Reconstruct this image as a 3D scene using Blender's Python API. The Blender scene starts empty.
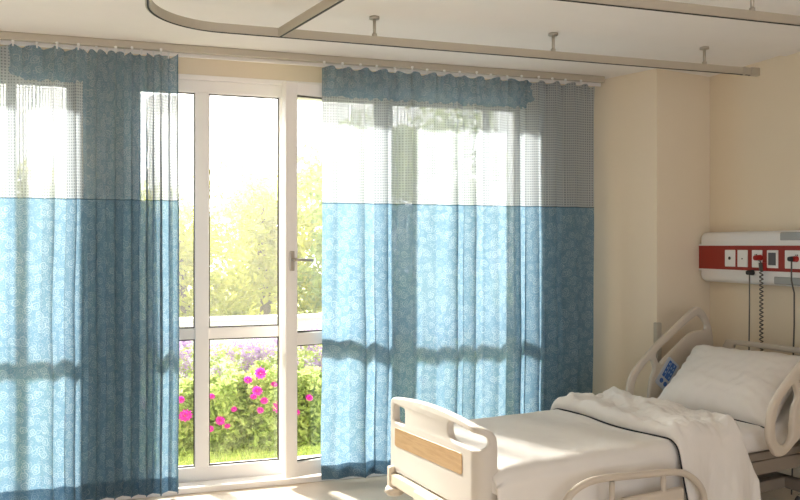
import bpy, bmesh, math, random
from mathutils import Vector, Matrix, noise
R = math.radians
sc = bpy.context.scene
COL = sc.collection

# ------------------------------------------------------------------ camera
YAW = R(17.5)
cam = bpy.data.cameras.new('camera'); cam.sensor_width = 36; cam.lens = 36*776/800
cam.shift_y = -4/800
camo = bpy.data.objects.new('camera', cam); COL.objects.link(camo)
camo.location = (0, 0, 1.45); camo.rotation_euler = (R(90), 0, -YAW)
sc.camera = camo

# ------------------------------------------------------------------ exposure
vs = sc.view_settings
vs.view_transform = 'Standard'; vs.look = 'None'; vs.gamma = 1; vs.use_curve_mapping = False
vs.exposure = 0.5

# ------------------------------------------------------------------ sun and sky
SUN_DIR = Vector((0.33, -0.80, -0.60)).normalized()
sl = bpy.data.lights.new('sun', 'SUN'); sl.energy = 22; sl.angle = R(6.0); sl.color = (1.0, 0.91, 0.80)
so = bpy.data.objects.new('sun', sl); COL.objects.link(so)
so.rotation_euler = (-SUN_DIR).to_track_quat('Z', 'Y').to_euler(); so.location = (-4, 14, 9)

w = bpy.data.worlds.new('sky'); sc.world = w; w.use_nodes = True
nt = w.node_tree; nt.nodes.clear()
def N(nt, t, **k):
    n = nt.nodes.new(t)
    for a, v in k.items():
        if a == 'ins':
            for i, x in v.items(): n.inputs[i].default_value = x
        else: setattr(n, a, v)
    return n
out = N(nt, 'ShaderNodeOutputWorld'); bg = N(nt, 'ShaderNodeBackground')
tc = N(nt, 'ShaderNodeTexCoord')
dot = N(nt, 'ShaderNodeVectorMath', operation='DOT_PRODUCT')
g = Vector((0.06, 0.93, 0.28)).normalized()
dot.inputs[1].default_value = g
nt.links.new(tc.outputs['Generated'], dot.inputs[0])
rmp = N(nt, 'ShaderNodeValToRGB')
rmp.color_ramp.elements[0].position = 0.0; rmp.color_ramp.elements[0].color = (0.24, 0.245, 0.26, 1)
rmp.color_ramp.elements[1].position = 1.0; rmp.color_ramp.elements[1].color = (1.0, 0.96, 0.90, 1)
e = rmp.color_ramp.elements.new(0.55); e.color = (0.33, 0.33, 0.34, 1)
e = rmp.color_ramp.elements.new(0.85); e.color = (0.80, 0.79, 0.77, 1)
nt.links.new(dot.outputs['Value'], rmp.inputs[0])
nt.links.new(rmp.outputs[0], bg.inputs[0]); bg.inputs[1].default_value = 5.2
nt.links.new(bg.outputs[0], out.inputs[0])

cy = sc.cycles
cy.use_denoising = True
cy.max_bounces = 10; cy.transparent_max_bounces = 24; cy.diffuse_bounces = 5
cy.sample_clamp_indirect = 6

# ------------------------------------------------------------------ materials
def mat(name, col, rough=0.6, spec=0.3, metal=0.0, bump=0, bscale=60, var=0.0, vscale=6):
    m = bpy.data.materials.new(name); m.use_nodes = True
    t = m.node_tree; b = t.nodes['Principled BSDF']
    b.inputs['Base Color'].default_value = (*col, 1); b.inputs['Roughness'].default_value = rough
    b.inputs['Specular IOR Level'].default_value = spec; b.inputs['Metallic'].default_value = metal
    c = N(t, 'ShaderNodeTexCoord')
    if var:
        n = N(t, 'ShaderNodeTexNoise', ins={'Scale': vscale, 'Detail': 4}); t.links.new(c.outputs['Object'], n.inputs[0])
        r = N(t, 'ShaderNodeValToRGB')
        r.color_ramp.elements[0].position = .3; r.color_ramp.elements[1].position = .7
        r.color_ramp.elements[0].color = (*[x*(1-var) for x in col], 1)
        r.color_ramp.elements[1].color = (*[min(1, x*(1+var)) for x in col], 1)
        t.links.new(n.outputs[0], r.inputs[0]); t.links.new(r.outputs[0], b.inputs['Base Color'])
    if bump:
        n = N(t, 'ShaderNodeTexNoise', ins={'Scale': bscale, 'Detail': 3}); t.links.new(c.outputs['Object'], n.inputs[0])
        bp = N(t, 'ShaderNodeBump', ins={'Strength': bump, 'Distance': .002}); t.links.new(n.outputs[0], bp.inputs['Height'])
        t.links.new(bp.outputs[0], b.inputs['Normal'])
    return m
M = {}
M['wall'] = mat('wall_paint', (0.78, 0.68, 0.53), .85, .15, bump=.15, bscale=180, var=.015, vscale=1.5)
M['ceiling'] = mat('ceiling_paint', (0.85, 0.815, 0.785), .9, .1, var=.01)
M['floor'] = mat('floor_vinyl', (0.76, 0.65, 0.52), .32, .45, var=.06, vscale=3)
M['frame'] = mat('white_window_frame', (0.90, 0.86, 0.82), .35, .4)
M['gasket'] = mat('dark_gasket', (0.06, 0.05, 0.04), .6)
M['steel'] = mat('brushed_steel', (0.50, 0.46, 0.40), .32, .5, metal=.8)
M['track'] = mat('track_aluminium', (0.50, 0.45, 0.37), .45, .5, metal=.35)
M['plastic'] = mat('cream_bed_plastic', (0.57, 0.525, 0.47), .4, .4, bump=.05, bscale=400)
M['rail'] = mat('beige_rail_plastic', (0.56, 0.49, 0.405), .4, .4)
M['underframe'] = mat('dark_underframe_steel', (0.24, 0.20, 0.16), .5)
M['bedmetal'] = mat('painted_bed_steel', (0.66, 0.58, 0.46), .4, .4)
M['dark'] = mat('dark_plastic', (0.03, 0.03, 0.03), .5)
M['rubber'] = mat('grey_rubber', (0.12, 0.12, 0.13), .7)
M['linen'] = mat('white_linen', (0.75, 0.715, 0.67), .9, .1, bump=.35, bscale=500, var=.015, vscale=10)
M['piping'] = mat('dark_piping', (0.025, 0.028, 0.035), .8)
M['panel'] = mat('white_panel_enamel', (0.78, 0.77, 0.76), .3, .5)
M['red'] = mat('red_band', (0.30, 0.03, 0.018), .4, .4, var=.05, vscale=8)
M['lens'] = mat('grey_lens', (0.36, 0.37, 0.36), .25, .5)
M['plate'] = mat('white_faceplate', (0.80, 0.79, 0.77), .35, .4)
M['guard'] = mat('corner_guard', (0.52, 0.46, 0.37), .5)
M['blue'] = mat('blue_keypad', (0.06, 0.16, 0.50), .4)
M['paleblue'] = mat('pale_blue_key', (0.35, 0.50, 0.75), .4)
M['keypad'] = mat('pale_keypad', (0.55, 0.60, 0.68), .4)
M['redplug'] = mat('red_plug', (0.35, 0.02, 0.015), .4)
M['cord'] = mat('grey_cord', (0.10, 0.09, 0.08), .5)
M['gwall'] = mat('white_garden_wall', (0.85, 0.83, 0.80), .8)
M['bark'] = mat('tree_bark', (0.16, 0.11, 0.07), .9, bump=.5, bscale=30, var=.3)
M['gaspath'] = mat('pale_gravel_path', (0.62, 0.58, 0.52), .9, var=.15, vscale=30)

def wood():
    m = bpy.data.materials.new('light_oak'); m.use_nodes = True; t = m.node_tree; b = t.nodes['Principled BSDF']
    c = N(t, 'ShaderNodeTexCoord'); mp = N(t, 'ShaderNodeMapping'); mp.inputs['Scale'].default_value = (8, 3, 34)
    n = N(t, 'ShaderNodeTexNoise', ins={'Scale': 2.2, 'Detail': 6, 'Roughness': .6, 'Distortion': .6})
    r = N(t, 'ShaderNodeValToRGB')
    r.color_ramp.elements[0].position = .35; r.color_ramp.elements[0].color = (.36, .22, .10, 1)
    r.color_ramp.elements[1].position = .7; r.color_ramp.elements[1].color = (.47, .31, .155, 1)
    t.links.new(c.outputs['Object'], mp.inputs[0]); t.links.new(mp.outputs[0], n.inputs[0])
    t.links.new(n.outputs[0], r.inputs[0]); t.links.new(r.outputs[0], b.inputs['Base Color'])
    b.inputs['Roughness'].default_value = .4
    return m
M['wood'] = wood()

def glass():
    m = bpy.data.materials.new('window_glass'); m.use_nodes = True; t = m.node_tree; t.nodes.clear()
    o = N(t, 'ShaderNodeOutputMaterial'); tr = N(t, 'ShaderNodeBsdfTransparent'); gl = N(t, 'ShaderNodeBsdfGlossy')
    gl.inputs['Roughness'].default_value = 0.02
    tr.inputs[0].default_value = (.96, .98, .97, 1)
    mx = N(t, 'ShaderNodeMixShader'); fr = N(t, 'ShaderNodeFresnel', ins={'IOR': 1.45})
    t.links.new(fr.outputs[0], mx.inputs[0]); t.links.new(tr.outputs[0], mx.inputs[1]); t.links.new(gl.outputs[0], mx.inputs[2])
    t.links.new(mx.outputs[0], o.inputs[0])
    return m
M['glass'] = glass()

def leafmat(name, c1, c2, trans=.55, tc=None):
    m = bpy.data.materials.new(name); m.use_nodes = True; t = m.node_tree; t.nodes.clear()
    o = N(t, 'ShaderNodeOutputMaterial'); d = N(t, 'ShaderNodeBsdfDiffuse'); tl = N(t, 'ShaderNodeBsdfTranslucent')
    mx = N(t, 'ShaderNodeMixShader', ins={0: trans})
    c = N(t, 'ShaderNodeTexCoord'); n = N(t, 'ShaderNodeTexNoise', ins={'Scale': 4.0, 'Detail': 5, 'Roughness': .7})
    t.links.new(c.outputs['Object'], n.inputs[0])
    r = N(t, 'ShaderNodeValToRGB'); r.color_ramp.elements[0].position = .35; r.color_ramp.elements[1].position = .65
    r.color_ramp.elements[0].color = (*c1, 1); r.color_ramp.elements[1].color = (*c2, 1)
    t.links.new(n.outputs[0], r.inputs[0]); t.links.new(r.outputs[0], d.inputs[0]); t.links.new(r.outputs[0], tl.inputs[0])
    t.links.new(d.outputs[0], mx.inputs[1]); t.links.new(tl.outputs[0], mx.inputs[2]); t.links.new(mx.outputs[0], o.inputs[0])
    return m
M['leaf_y'] = leafmat('yellow_green_leaves', (.46, .50, .06), (.72, .68, .12))
M['leaf_g'] = leafmat('mid_green_leaves', (.26, .38, .07), (.52, .58, .14))
M['leaf_b'] = leafmat('flower_bush_leaves', (.30, .40, .10), (.62, .68, .28), .5)
M['grass'] = leafmat('lawn_grass', (.42, .52, .12), (.62, .68, .24), .4)
M['lilac'] = leafmat('lilac_petals', (.42, .26, .55), (.62, .46, .70), .4)
M['magenta'] = leafmat('magenta_petals', (.62, .03, .36), (.80, .08, .48), .4)
M['lawn'] = mat('lawn_ground', (0.38, 0.46, 0.12), .95, var=.3, vscale=12)

def curtain_mat(name):
    """sheer curtain: net above the seam (z 1.711), blue patterned cloth below; a vertex attribute paints the unlit net blue"""
    m = bpy.data.materials.new(name); m.use_nodes = True; t = m.node_tree; t.nodes.clear(); L = t.links.new
    def math_(op, a, b=None, c=None):
        n = N(t, 'ShaderNodeMath', operation=op)
        for i, x in enumerate((a, b, c)):
            if x is None: continue
            if isinstance(x, (int, float)): n.inputs[i].default_value = x
            else: L(x, n.inputs[i])
        return n.outputs[0]
    uv = N(t, 'ShaderNodeUVMap', uv_map='UVMap'); sp = N(t, 'ShaderNodeSeparateXYZ'); L(uv.outputs[0], sp.inputs[0])
    U, V = sp.outputs[0], sp.outputs[1]
    at = N(t, 'ShaderNodeAttribute', attribute_name='shade_tint')
    # uneven edge of the shade painted blue on the net
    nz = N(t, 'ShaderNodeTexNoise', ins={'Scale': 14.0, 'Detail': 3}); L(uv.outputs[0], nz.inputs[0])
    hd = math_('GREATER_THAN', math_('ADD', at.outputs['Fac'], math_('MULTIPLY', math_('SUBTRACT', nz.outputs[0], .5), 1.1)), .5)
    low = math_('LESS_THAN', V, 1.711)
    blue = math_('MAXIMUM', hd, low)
    # rings and swirls
    def ring(scale, a, b, off):
        mp = N(t, 'ShaderNodeMapping'); mp.inputs['Location'].default_value = (off, off, 0); L(uv.outputs[0], mp.inputs[0])
        wn = N(t, 'ShaderNodeTexNoise', ins={'Scale': 30.0, 'Detail': 1}); L(mp.outputs[0], wn.inputs[0])
        sc_ = N(t, 'ShaderNodeVectorMath', operation='SCALE', ins={3: .022}); L(wn.outputs[1], sc_.inputs[0])
        ad = N(t, 'ShaderNodeVectorMath', operation='ADD'); L(mp.outputs[0], ad.inputs[0]); L(sc_.outputs[0], ad.inputs[1])
        vo = N(t, 'ShaderNodeTexVoronoi', voronoi_dimensions='2D', ins={'Scale': scale}); L(ad.outputs[0], vo.inputs[0])
        d = vo.outputs['Distance']
        return math_('MULTIPLY', math_('GREATER_THAN', d, a), math_('LESS_THAN', d, b))
    pat = math_('MAXIMUM', ring(17, .27, .33, 0), math_('MAXIMUM', ring(17, .10, .15, 0), ring(36, .26, .33, .37)))
    fn = N(t, 'ShaderNodeTexNoise', ins={'Scale': 150.0, 'Detail': 3}); L(uv.outputs[0], fn.inputs[0])
    weave = math_('GREATER_THAN', fn.outputs[0], .56)
    pat2 = math_('MINIMUM', math_('ADD', math_('MULTIPLY', pat, .5), math_('MULTIPLY', weave, .18)), 1.0)
    cb = N(t, 'ShaderNodeMix', data_type='RGBA'); L(pat2, cb.inputs[0])
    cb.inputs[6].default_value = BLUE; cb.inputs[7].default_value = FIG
    # net threads
    def th(x, p, d):
        return math_('LESS_THAN', math_('FRACT', math_('DIVIDE', x, p)), d)
    threads = math_('MAXIMUM', th(U, .0165, .46), th(V, .0165, .46))
    cn = N(t, 'ShaderNodeMix', data_type='RGBA'); L(threads, cn.inputs[0])
    cn.inputs[6].default_value = (.27, .305, .33, 1); cn.inputs[7].default_value = (.42, .455, .48, 1)
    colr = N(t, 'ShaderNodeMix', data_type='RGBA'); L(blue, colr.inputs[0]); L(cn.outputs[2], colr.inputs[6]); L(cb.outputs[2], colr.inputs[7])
    seam = math_('LESS_THAN', math_('ABSOLUTE', math_('SUBTRACT', V, 1.711)), .0035)
    colr2 = N(t, 'ShaderNodeMix', data_type='RGBA'); L(seam, colr2.inputs[0]); L(colr.outputs[2], colr2.inputs[6])
    colr2.inputs[7].default_value = (.05, .12, .18, 1)
    C = colr2.outputs[2]
    # opacity
    an = math_('ADD', math_('MULTIPLY', threads, .23), .74)
    al = N(t, 'ShaderNodeMix', data_type='FLOAT'); L(blue, al.inputs[0]); L(an, al.inputs[2]); L(math_('SUBTRACT', .965, math_('MULTIPLY', math_('SUBTRACT', 1.0, low), .22)), al.inputs[3])
    d = N(t, 'ShaderNodeBsdfDiffuse'); tl = N(t, 'ShaderNodeBsdfTranslucent'); tr = N(t, 'ShaderNodeBsdfTransparent')
    L(C, d.inputs[0]); L(C, tl.inputs[0])
    m1 = N(t, 'ShaderNodeMixShader', ins={0: .50}); L(d.outputs[0], m1.inputs[1]); L(tl.outputs[0], m1.inputs[2])
    m2 = N(t, 'ShaderNodeMixShader'); L(al.outputs[0], m2.inputs[0]); L(tr.outputs[0], m2.inputs[1]); L(m1.outputs[0], m2.inputs[2])
    o = N(t, 'ShaderNodeOutputMaterial'); L(m2.outputs[0], o.inputs[0])
    return m
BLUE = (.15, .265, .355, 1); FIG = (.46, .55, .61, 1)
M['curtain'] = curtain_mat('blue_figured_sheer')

# ------------------------------------------------------------------ helpers
def link(name, me, m, parent=None, smooth=False):
    o = bpy.data.objects.new(name, me); COL.objects.link(o)
    if m is not None and not me.materials: me.materials.append(m)
    if parent: o.parent = parent
    if smooth: me.polygons.foreach_set('use_smooth', [True]*len(me.polygons))
    return o
def from_bm(name, bm, m, parent=None, smooth=False, off=None):
    if off is not None: bmesh.ops.translate(bm, verts=bm.verts, vec=[-x for x in off])
    me = bpy.data.meshes.new(name); bm.normal_update(); bm.to_mesh(me); bm.free()
    return link(name, me, m, parent, smooth)
def add_box(bm, x0, x1, y0, y1, z0, z1, bev=0, seg=2, rot=None):
    r = bmesh.ops.create_cube(bm, size=1)
    vs_ = r['verts']
    cx, cy_, cz = (x0+x1)/2, (y0+y1)/2, (z0+z1)/2
    for v in vs_: v.co = Vector((v.co.x*(x1-x0), v.co.y*(y1-y0), v.co.z*(z1-z0)))
    if bev:
        ed = list({e for v in vs_ for e in v.link_edges})
        rr = bmesh.ops.bevel(bm, geom=ed, offset=bev, segments=seg, affect='EDGES', profile=.5)
        vs_ = list({v for f in rr['faces'] for v in f.verts} | {v for v in vs_ if v.is_valid})
    for v in vs_:
        if rot is not None: v.co = rot @ v.co
        v.co += Vector((cx, cy_, cz))
    return vs_
def box(name, dims, m, parent=None, bev=0, seg=2, off=None):
    bm = bmesh.new(); add_box(bm, *dims, bev, seg)
    return from_bm(name, bm, m, parent, False, off)
def cyl(bm, p0, p1, r0, r1=None, seg=16):
    p0, p1 = Vector(p0), Vector(p1); r1 = r0 if r1 is None else r1
    d = p1-p0
    r = bmesh.ops.create_cone(bm, cap_ends=True, segments=seg, radius1=r0, radius2=r1, depth=d.length)
    q = d.to_track_quat('Z', 'Y'); c = (p0+p1)/2
    for v in r['verts']: v.co = q @ v.co + c
def tube(bm, pts, r, seg=8, closed=False):
    pts = [Vector(p) for p in pts]; rings = []; n = len(pts)
    up = Vector((0, 0, 1)); prev = None
    for i, p in enumerate(pts):
        if closed: d = pts[(i+1) % n]-pts[i-1]
        else: d = pts[min(i+1, n-1)]-pts[max(i-1, 0)]
        d.normalize()
        a = prev - d*prev.dot(d) if prev is not None else d.cross(up if abs(d.z) < .9 else Vector((1, 0, 0)))
        a.normalize(); prev = a; b = d.cross(a)
        rr = r(i/(n-1)) if callable(r) else r
        rings.append([bm.verts.new(p+(a*math.cos(2*math.pi*k/seg)+b*math.sin(2*math.pi*k/seg))*rr) for k in range(seg)])
    m_ = n if closed else n-1
    for i in range(m_):
        A, B = rings[i], rings[(i+1) % n]
        for k in range(seg): bm.faces.new((A[k], A[(k+1) % seg], B[(k+1) % seg], B[k]))
    if not closed:
        bm.faces.new(rings[0][::-1]); bm.faces.new(rings[-1])
def smooth_closed(P, n=6):
    out_ = []; L_ = len(P)
    for i in range(L_):
        p0, p1, p2, p3 = (Vector(P[(i+k-1) % L_]) for k in range(4))
        for j in range(n):
            t = j/n
            out_.append(.5*((2*p1)+(-p0+p2)*t+(2*p0-5*p1+4*p2-p3)*t*t+(-p0+3*p1-3*p2+p3)*t**3))
    return out_
def round_rect(x0, x1, y0, y1, r, n=5):
    P = []
    for cx, cy_, a0 in ((x1-r, y1-r, 0), (x0+r, y1-r, 90), (x0+r, y0+r, 180), (x1-r, y0+r, 270)):
        for k in range(n+1):
            a = R(a0+90*k/n); P.append(Vector((cx+r*math.cos(a), cy_+r*math.sin(a))))
    return P
def plate_bm(loops, half, bev, bres=2):
    """closed 2D outline with holes -> solid plate, thickness along local z, rounded edges"""
    cu = bpy.data.curves.new('tmp', 'CURVE'); cu.dimensions = '2D'; cu.fill_mode = 'BOTH'
    cu.extrude = max(half-bev, 0.0001); cu.bevel_depth = bev; cu.bevel_resolution = bres; cu.offset = -bev
    for P in loops:
        s = cu.splines.new('POLY'); s.points.add(len(P)-1); s.use_cyclic_u = True
        for q, p in zip(s.points, P): q.co = (p[0], p[1], 0, 1)
    o = bpy.data.objects.new('tmp', cu); COL.objects.link(o)
    dg = bpy.context.evaluated_depsgraph_get(); me = bpy.data.meshes.new_from_object(o.evaluated_get(dg))
    bm = bmesh.new(); bm.from_mesh(me)
    bpy.data.objects.remove(o); bpy.data.curves.remove(cu); bpy.data.meshes.remove(me)
    bmesh.ops.remove_doubles(bm, verts=bm.verts, dist=1e-5)
    return bm
def grid_obj(name, nu, nv, fn, m, parent=None, thick=0, uvfn=None, off=None, smooth=True):
    vs_ = []; uvs = []
    for i in range(nu+1):
        for j in range(nv+1):
            p = fn(i/nu, j/nv); vs_.append(tuple(p) if off is None else (p[0]-off[0], p[1]-off[1], p[2]-off[2]))
    W = nv+1
    fs = [(i*W+j, (i+1)*W+j, (i+1)*W+j+1, i*W+j+1) for i in range(nu) for j in range(nv)]
    me = bpy.data.meshes.new(name); me.from_pydata(vs_, [], fs); me.update()
    o = link(name, me, m, parent, smooth)
    if thick:
        md = o.modifiers.new('solid', 'SOLIDIFY'); md.thickness = thick; md.offset = 0
    return o
def thing(name, label, cat, loc=(0, 0, 0), rz=0, group=None, kind=None):
    o = bpy.data.objects.new(name, None); COL.objects.link(o); o.location = loc; o.rotation_euler = (0, 0, rz)
    return tag(o, label, cat, group, kind)
def tag(o, label=None, cat=None, group=None, kind=None):
    if label: o['label'] = label
    if cat: o['category'] = cat
    if group: o['group'] = group
    if kind: o['kind'] = kind
    return o
def struct(name, bm, m, label=None, smooth=False):
    o = from_bm(name, bm, m, None, smooth); o['kind'] = 'structure'
    if label: o['label'] = label
    return o
def nz(x, y, z=0): return noise.noise(Vector((x, y, z)))

# ------------------------------------------------------------------ room shell
YW, HW, X1 = 4.82, 2.61, 3.63       # window wall face, ceiling, head wall face
XL, YB = -2.6, -2.4
bm = bmesh.new(); add_box(bm, XL-.1, X1+.2, YB, YW+.22, -.12, 0); struct('floor', bm, M['floor'], 'beige glossy vinyl floor')
bm = bmesh.new()
add_box(bm, XL-.1, X1+.2, 3.77, YW+.3, HW, HW+.12)
add_box(bm, XL-.1, X1+.2, YB, 3.77, HW-.014, HW+.12)
struct('ceiling', bm, M['ceiling'], 'off white ceiling with a shallow step above the curtain track')
# window wall with two openings (-2.2..-.40) and (-.10..2.46)
O1, O2 = (-2.2, -.42), (-.15, 2.42)
ZT, ZB = 2.45, .03
bm = bmesh.new()
for x0, x1, z0, z1 in ((XL-.1, O1[0], 0, HW), (O1[1], O2[0], 0, HW), (O2[1], X1+.2, 0, HW), (O1[0], O1[1], ZT, HW), (O2[0], O2[1], ZT, HW)):
    add_box(bm, x0, x1, YW, YW+.10, z0, z1)
struct('wall_window', bm, M['wall'], 'cream wall holding the windows')
bm = bmesh.new(); add_box(bm, X1, X1+.2, YB, 4.45, 0, HW); struct('wall_right', bm, M['wall'], 'cream wall behind the bed head')
bm = bmesh.new(); add_box(bm, XL-.1, XL, YB, YW, 0, HW); struct('wall_left', bm, M['wall'], 'cream side wall')
# boxed-out pier between window wall and head wall
bm = bmesh.new()
P = [(2.94, YW), (3.126, 4.33), (X1, 4.44), (X1, YW)]
lo = [bm.verts.new((x, y, 0)) for x, y in P]; hi = [bm.verts.new((x, y, HW)) for x, y in P]
for i in range(4):
    j = (i+1) % 4; bm.faces.new((lo[i], lo[j], hi[j], hi[i]))
bm.faces.new(lo[::-1]); bm.faces.new(hi)
bmesh.ops.recalc_face_normals(bm, faces=bm.faces)
struct('wall_pier', bm, M['wall'], 'cream boxed-out pier in the corner')
bm = bmesh.new(); add_box(bm, 3.112, 3.150, 4.312, 4.352, 0, .95, .006); struct('trim_1', bm, M['guard'], 'grey beige corner guard on the pier edge')
# curtain head recess board along the top of the window wall, threshold ledge
bm = bmesh.new(); add_box(bm, -2.55, 2.93, 4.70, YW-.001, 0, .035, .004); struct('trim_2', bm, M['frame'], 'white threshold ledge under the window')
bm = bmesh.new(); add_box(bm, O2[0], O2[1], YW-.004, YW+.03, ZT, ZT+.03, .003); struct('trim_3', bm, M['frame'], 'white strip over the window frame')

# ------------------------------------------------------------------ windows
F0, F1 = 4.83, 4.90     # depth of the fixed frame
def window(name, x0, x1, label, mull, rails, open_cell=None):
    t = thing(name, label, None, ((x0+x1)/2, F0, 0), kind='structure')
    off = t.location
    bm = bmesh.new()
    add_box(bm, x0, x1, F0, F1, ZT-.075, ZT, .005); add_box(bm, x0, x1, F0, F1, 0.0, .115, .005)
    add_box(bm, x0, x0+.06, F0, F1, .11, ZT-.07, .005); add_box(bm, x1-.06, x1, F0, F1, .11, ZT-.07, .005)
    from_bm('window_frame', bm, M['frame'], t, off=off)
    for a, b in mull: box('mullion', (a, b, F0-.004, F1+.004, .11, ZT-.07), M['frame'], t, .005, off=off)
    xs = [x0+.06] + [v for ab in mull for v in ab] + [x1-.06]
    for k in range(0, len(xs), 2):
        a, b = xs[k], xs[k+1]
        if open_cell == k//2: continue
        for r0, r1 in rails:
            box('transom', (a-.002, b+.002, F0+.018, F1-.012, r0, r1), M['frame'], t, .004, off=off)
        zs = [.115] + [v for ab in rails for v in ab] + [ZT-.075]
        for q in range(0, len(zs), 2):
            c, d = zs[q], zs[q+1]
            pn = box('pane', (a, b, F0+.034, F0+.038, c, d), M['glass'], t, off=off)
            g_ = bmesh.new(); gw = .007
            for bx in ((a, b, c, c+gw), (a, b, d-gw, d), (a, a+gw, c, d), (b-gw, b, c, d)):
                add_box(g_, bx[0], bx[1], F0+.022, F0+.030, bx[2], bx[3])
            from_bm('gasket', g_, M['gasket'], pn, off=off)
    return t
RAIL = [(.885, .953)]
window('window_1', O1[0], O1[1], 'white framed window behind the leftmost curtain', [(-1.35, -1.27), (-.80, -.765)], RAIL)
window('window_2', O2[0], O2[1], 'tall white framed window with an open casement between the curtains',
       [(.227, .31), (.735, .80), (1.398, 1.47), (2.128, 2.160)], RAIL, open_cell=2)

# open casement leaf, hinged on its right side
HX, LL, TH = 1.415, .695, R(13)
lf = thing('door_1', 'white balcony door leaf standing ajar beside the right curtain', None, (HX, 4.825, 0), TH, kind='structure')
def lb(name, x0, x1, y0, y1, z0, z1, m, parent=lf, bev=.004): return box(name, (x0, x1, y0, y1, z0, z1), m, parent, bev)
T0, T1 = -.035, .03
bm = bmesh.new()
add_box(bm, -LL, -LL+.075, T0, T1, .055, 2.44, .006); add_box(bm, -.07, 0, T0, T1, .055, 2.44, .006)
add_box(bm, -LL+.07, -.065, T0, T1, 2.365, 2.44, .006); add_box(bm, -LL+.07, -.065, T0, T1, .055, .145, .006)
add_box(bm, -LL+.07, -.065, T0, T1, .85, .925, .006)
from_bm('leaf_frame', bm, M['frame'], lf)
for c, d in ((.145, .85), (.925, 2.365)):
    pn = lb('pane', -LL+.07, -.065, -.002, .002, c-.005, d+.005, M['glass'], bev=0)
    g_ = bmesh.new(); gw = .008; a, b = -LL+.075, -.07
    for bx in ((a, b, c, c+gw), (a, b, d-gw, d), (a, a+gw, c, d), (b-gw, b, c, d)): add_box(g_, bx[0], bx[1], -.012, -.004, bx[2], bx[3])
    from_bm('gasket', g_, M['gasket'], pn)
hd = lb('handle_plate', -LL+.022, -.695+.052, T0-.012, T0, 1.30, 1.42, M['steel'])
bm = bmesh.new(); cyl(bm, (-LL+.037, T0-.01, 1.368), (-LL+.037, T0-.05, 1.368), .009)
tube(bm, [(-LL+.037, T0-.045, 1.368), (-LL+.06, T0-.05, 1.368), (-LL+.10, T0-.05, 1.367), (-LL+.155, T0-.05, 1.364)], .0085)
from_bm('handle', bm, M['steel'], lf, True)

# ------------------------------------------------------------------ ceiling curtain track over the window
t = thing('curtain_rail', 'long slim white rail on the ceiling above the window curtains', 'curtain rail', (0.2, 4.68, 2.575))
box('rail_profile', (-2.3, 2.93, 4.634, 4.67, 2.568, 2.609), M['track'], t, .003, off=t.location)
box('rail_fascia', (-2.3, 2.93, 4.685, 4.695, 2.550, 2.609), M['frame'], t, .002, off=t.location)

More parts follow.
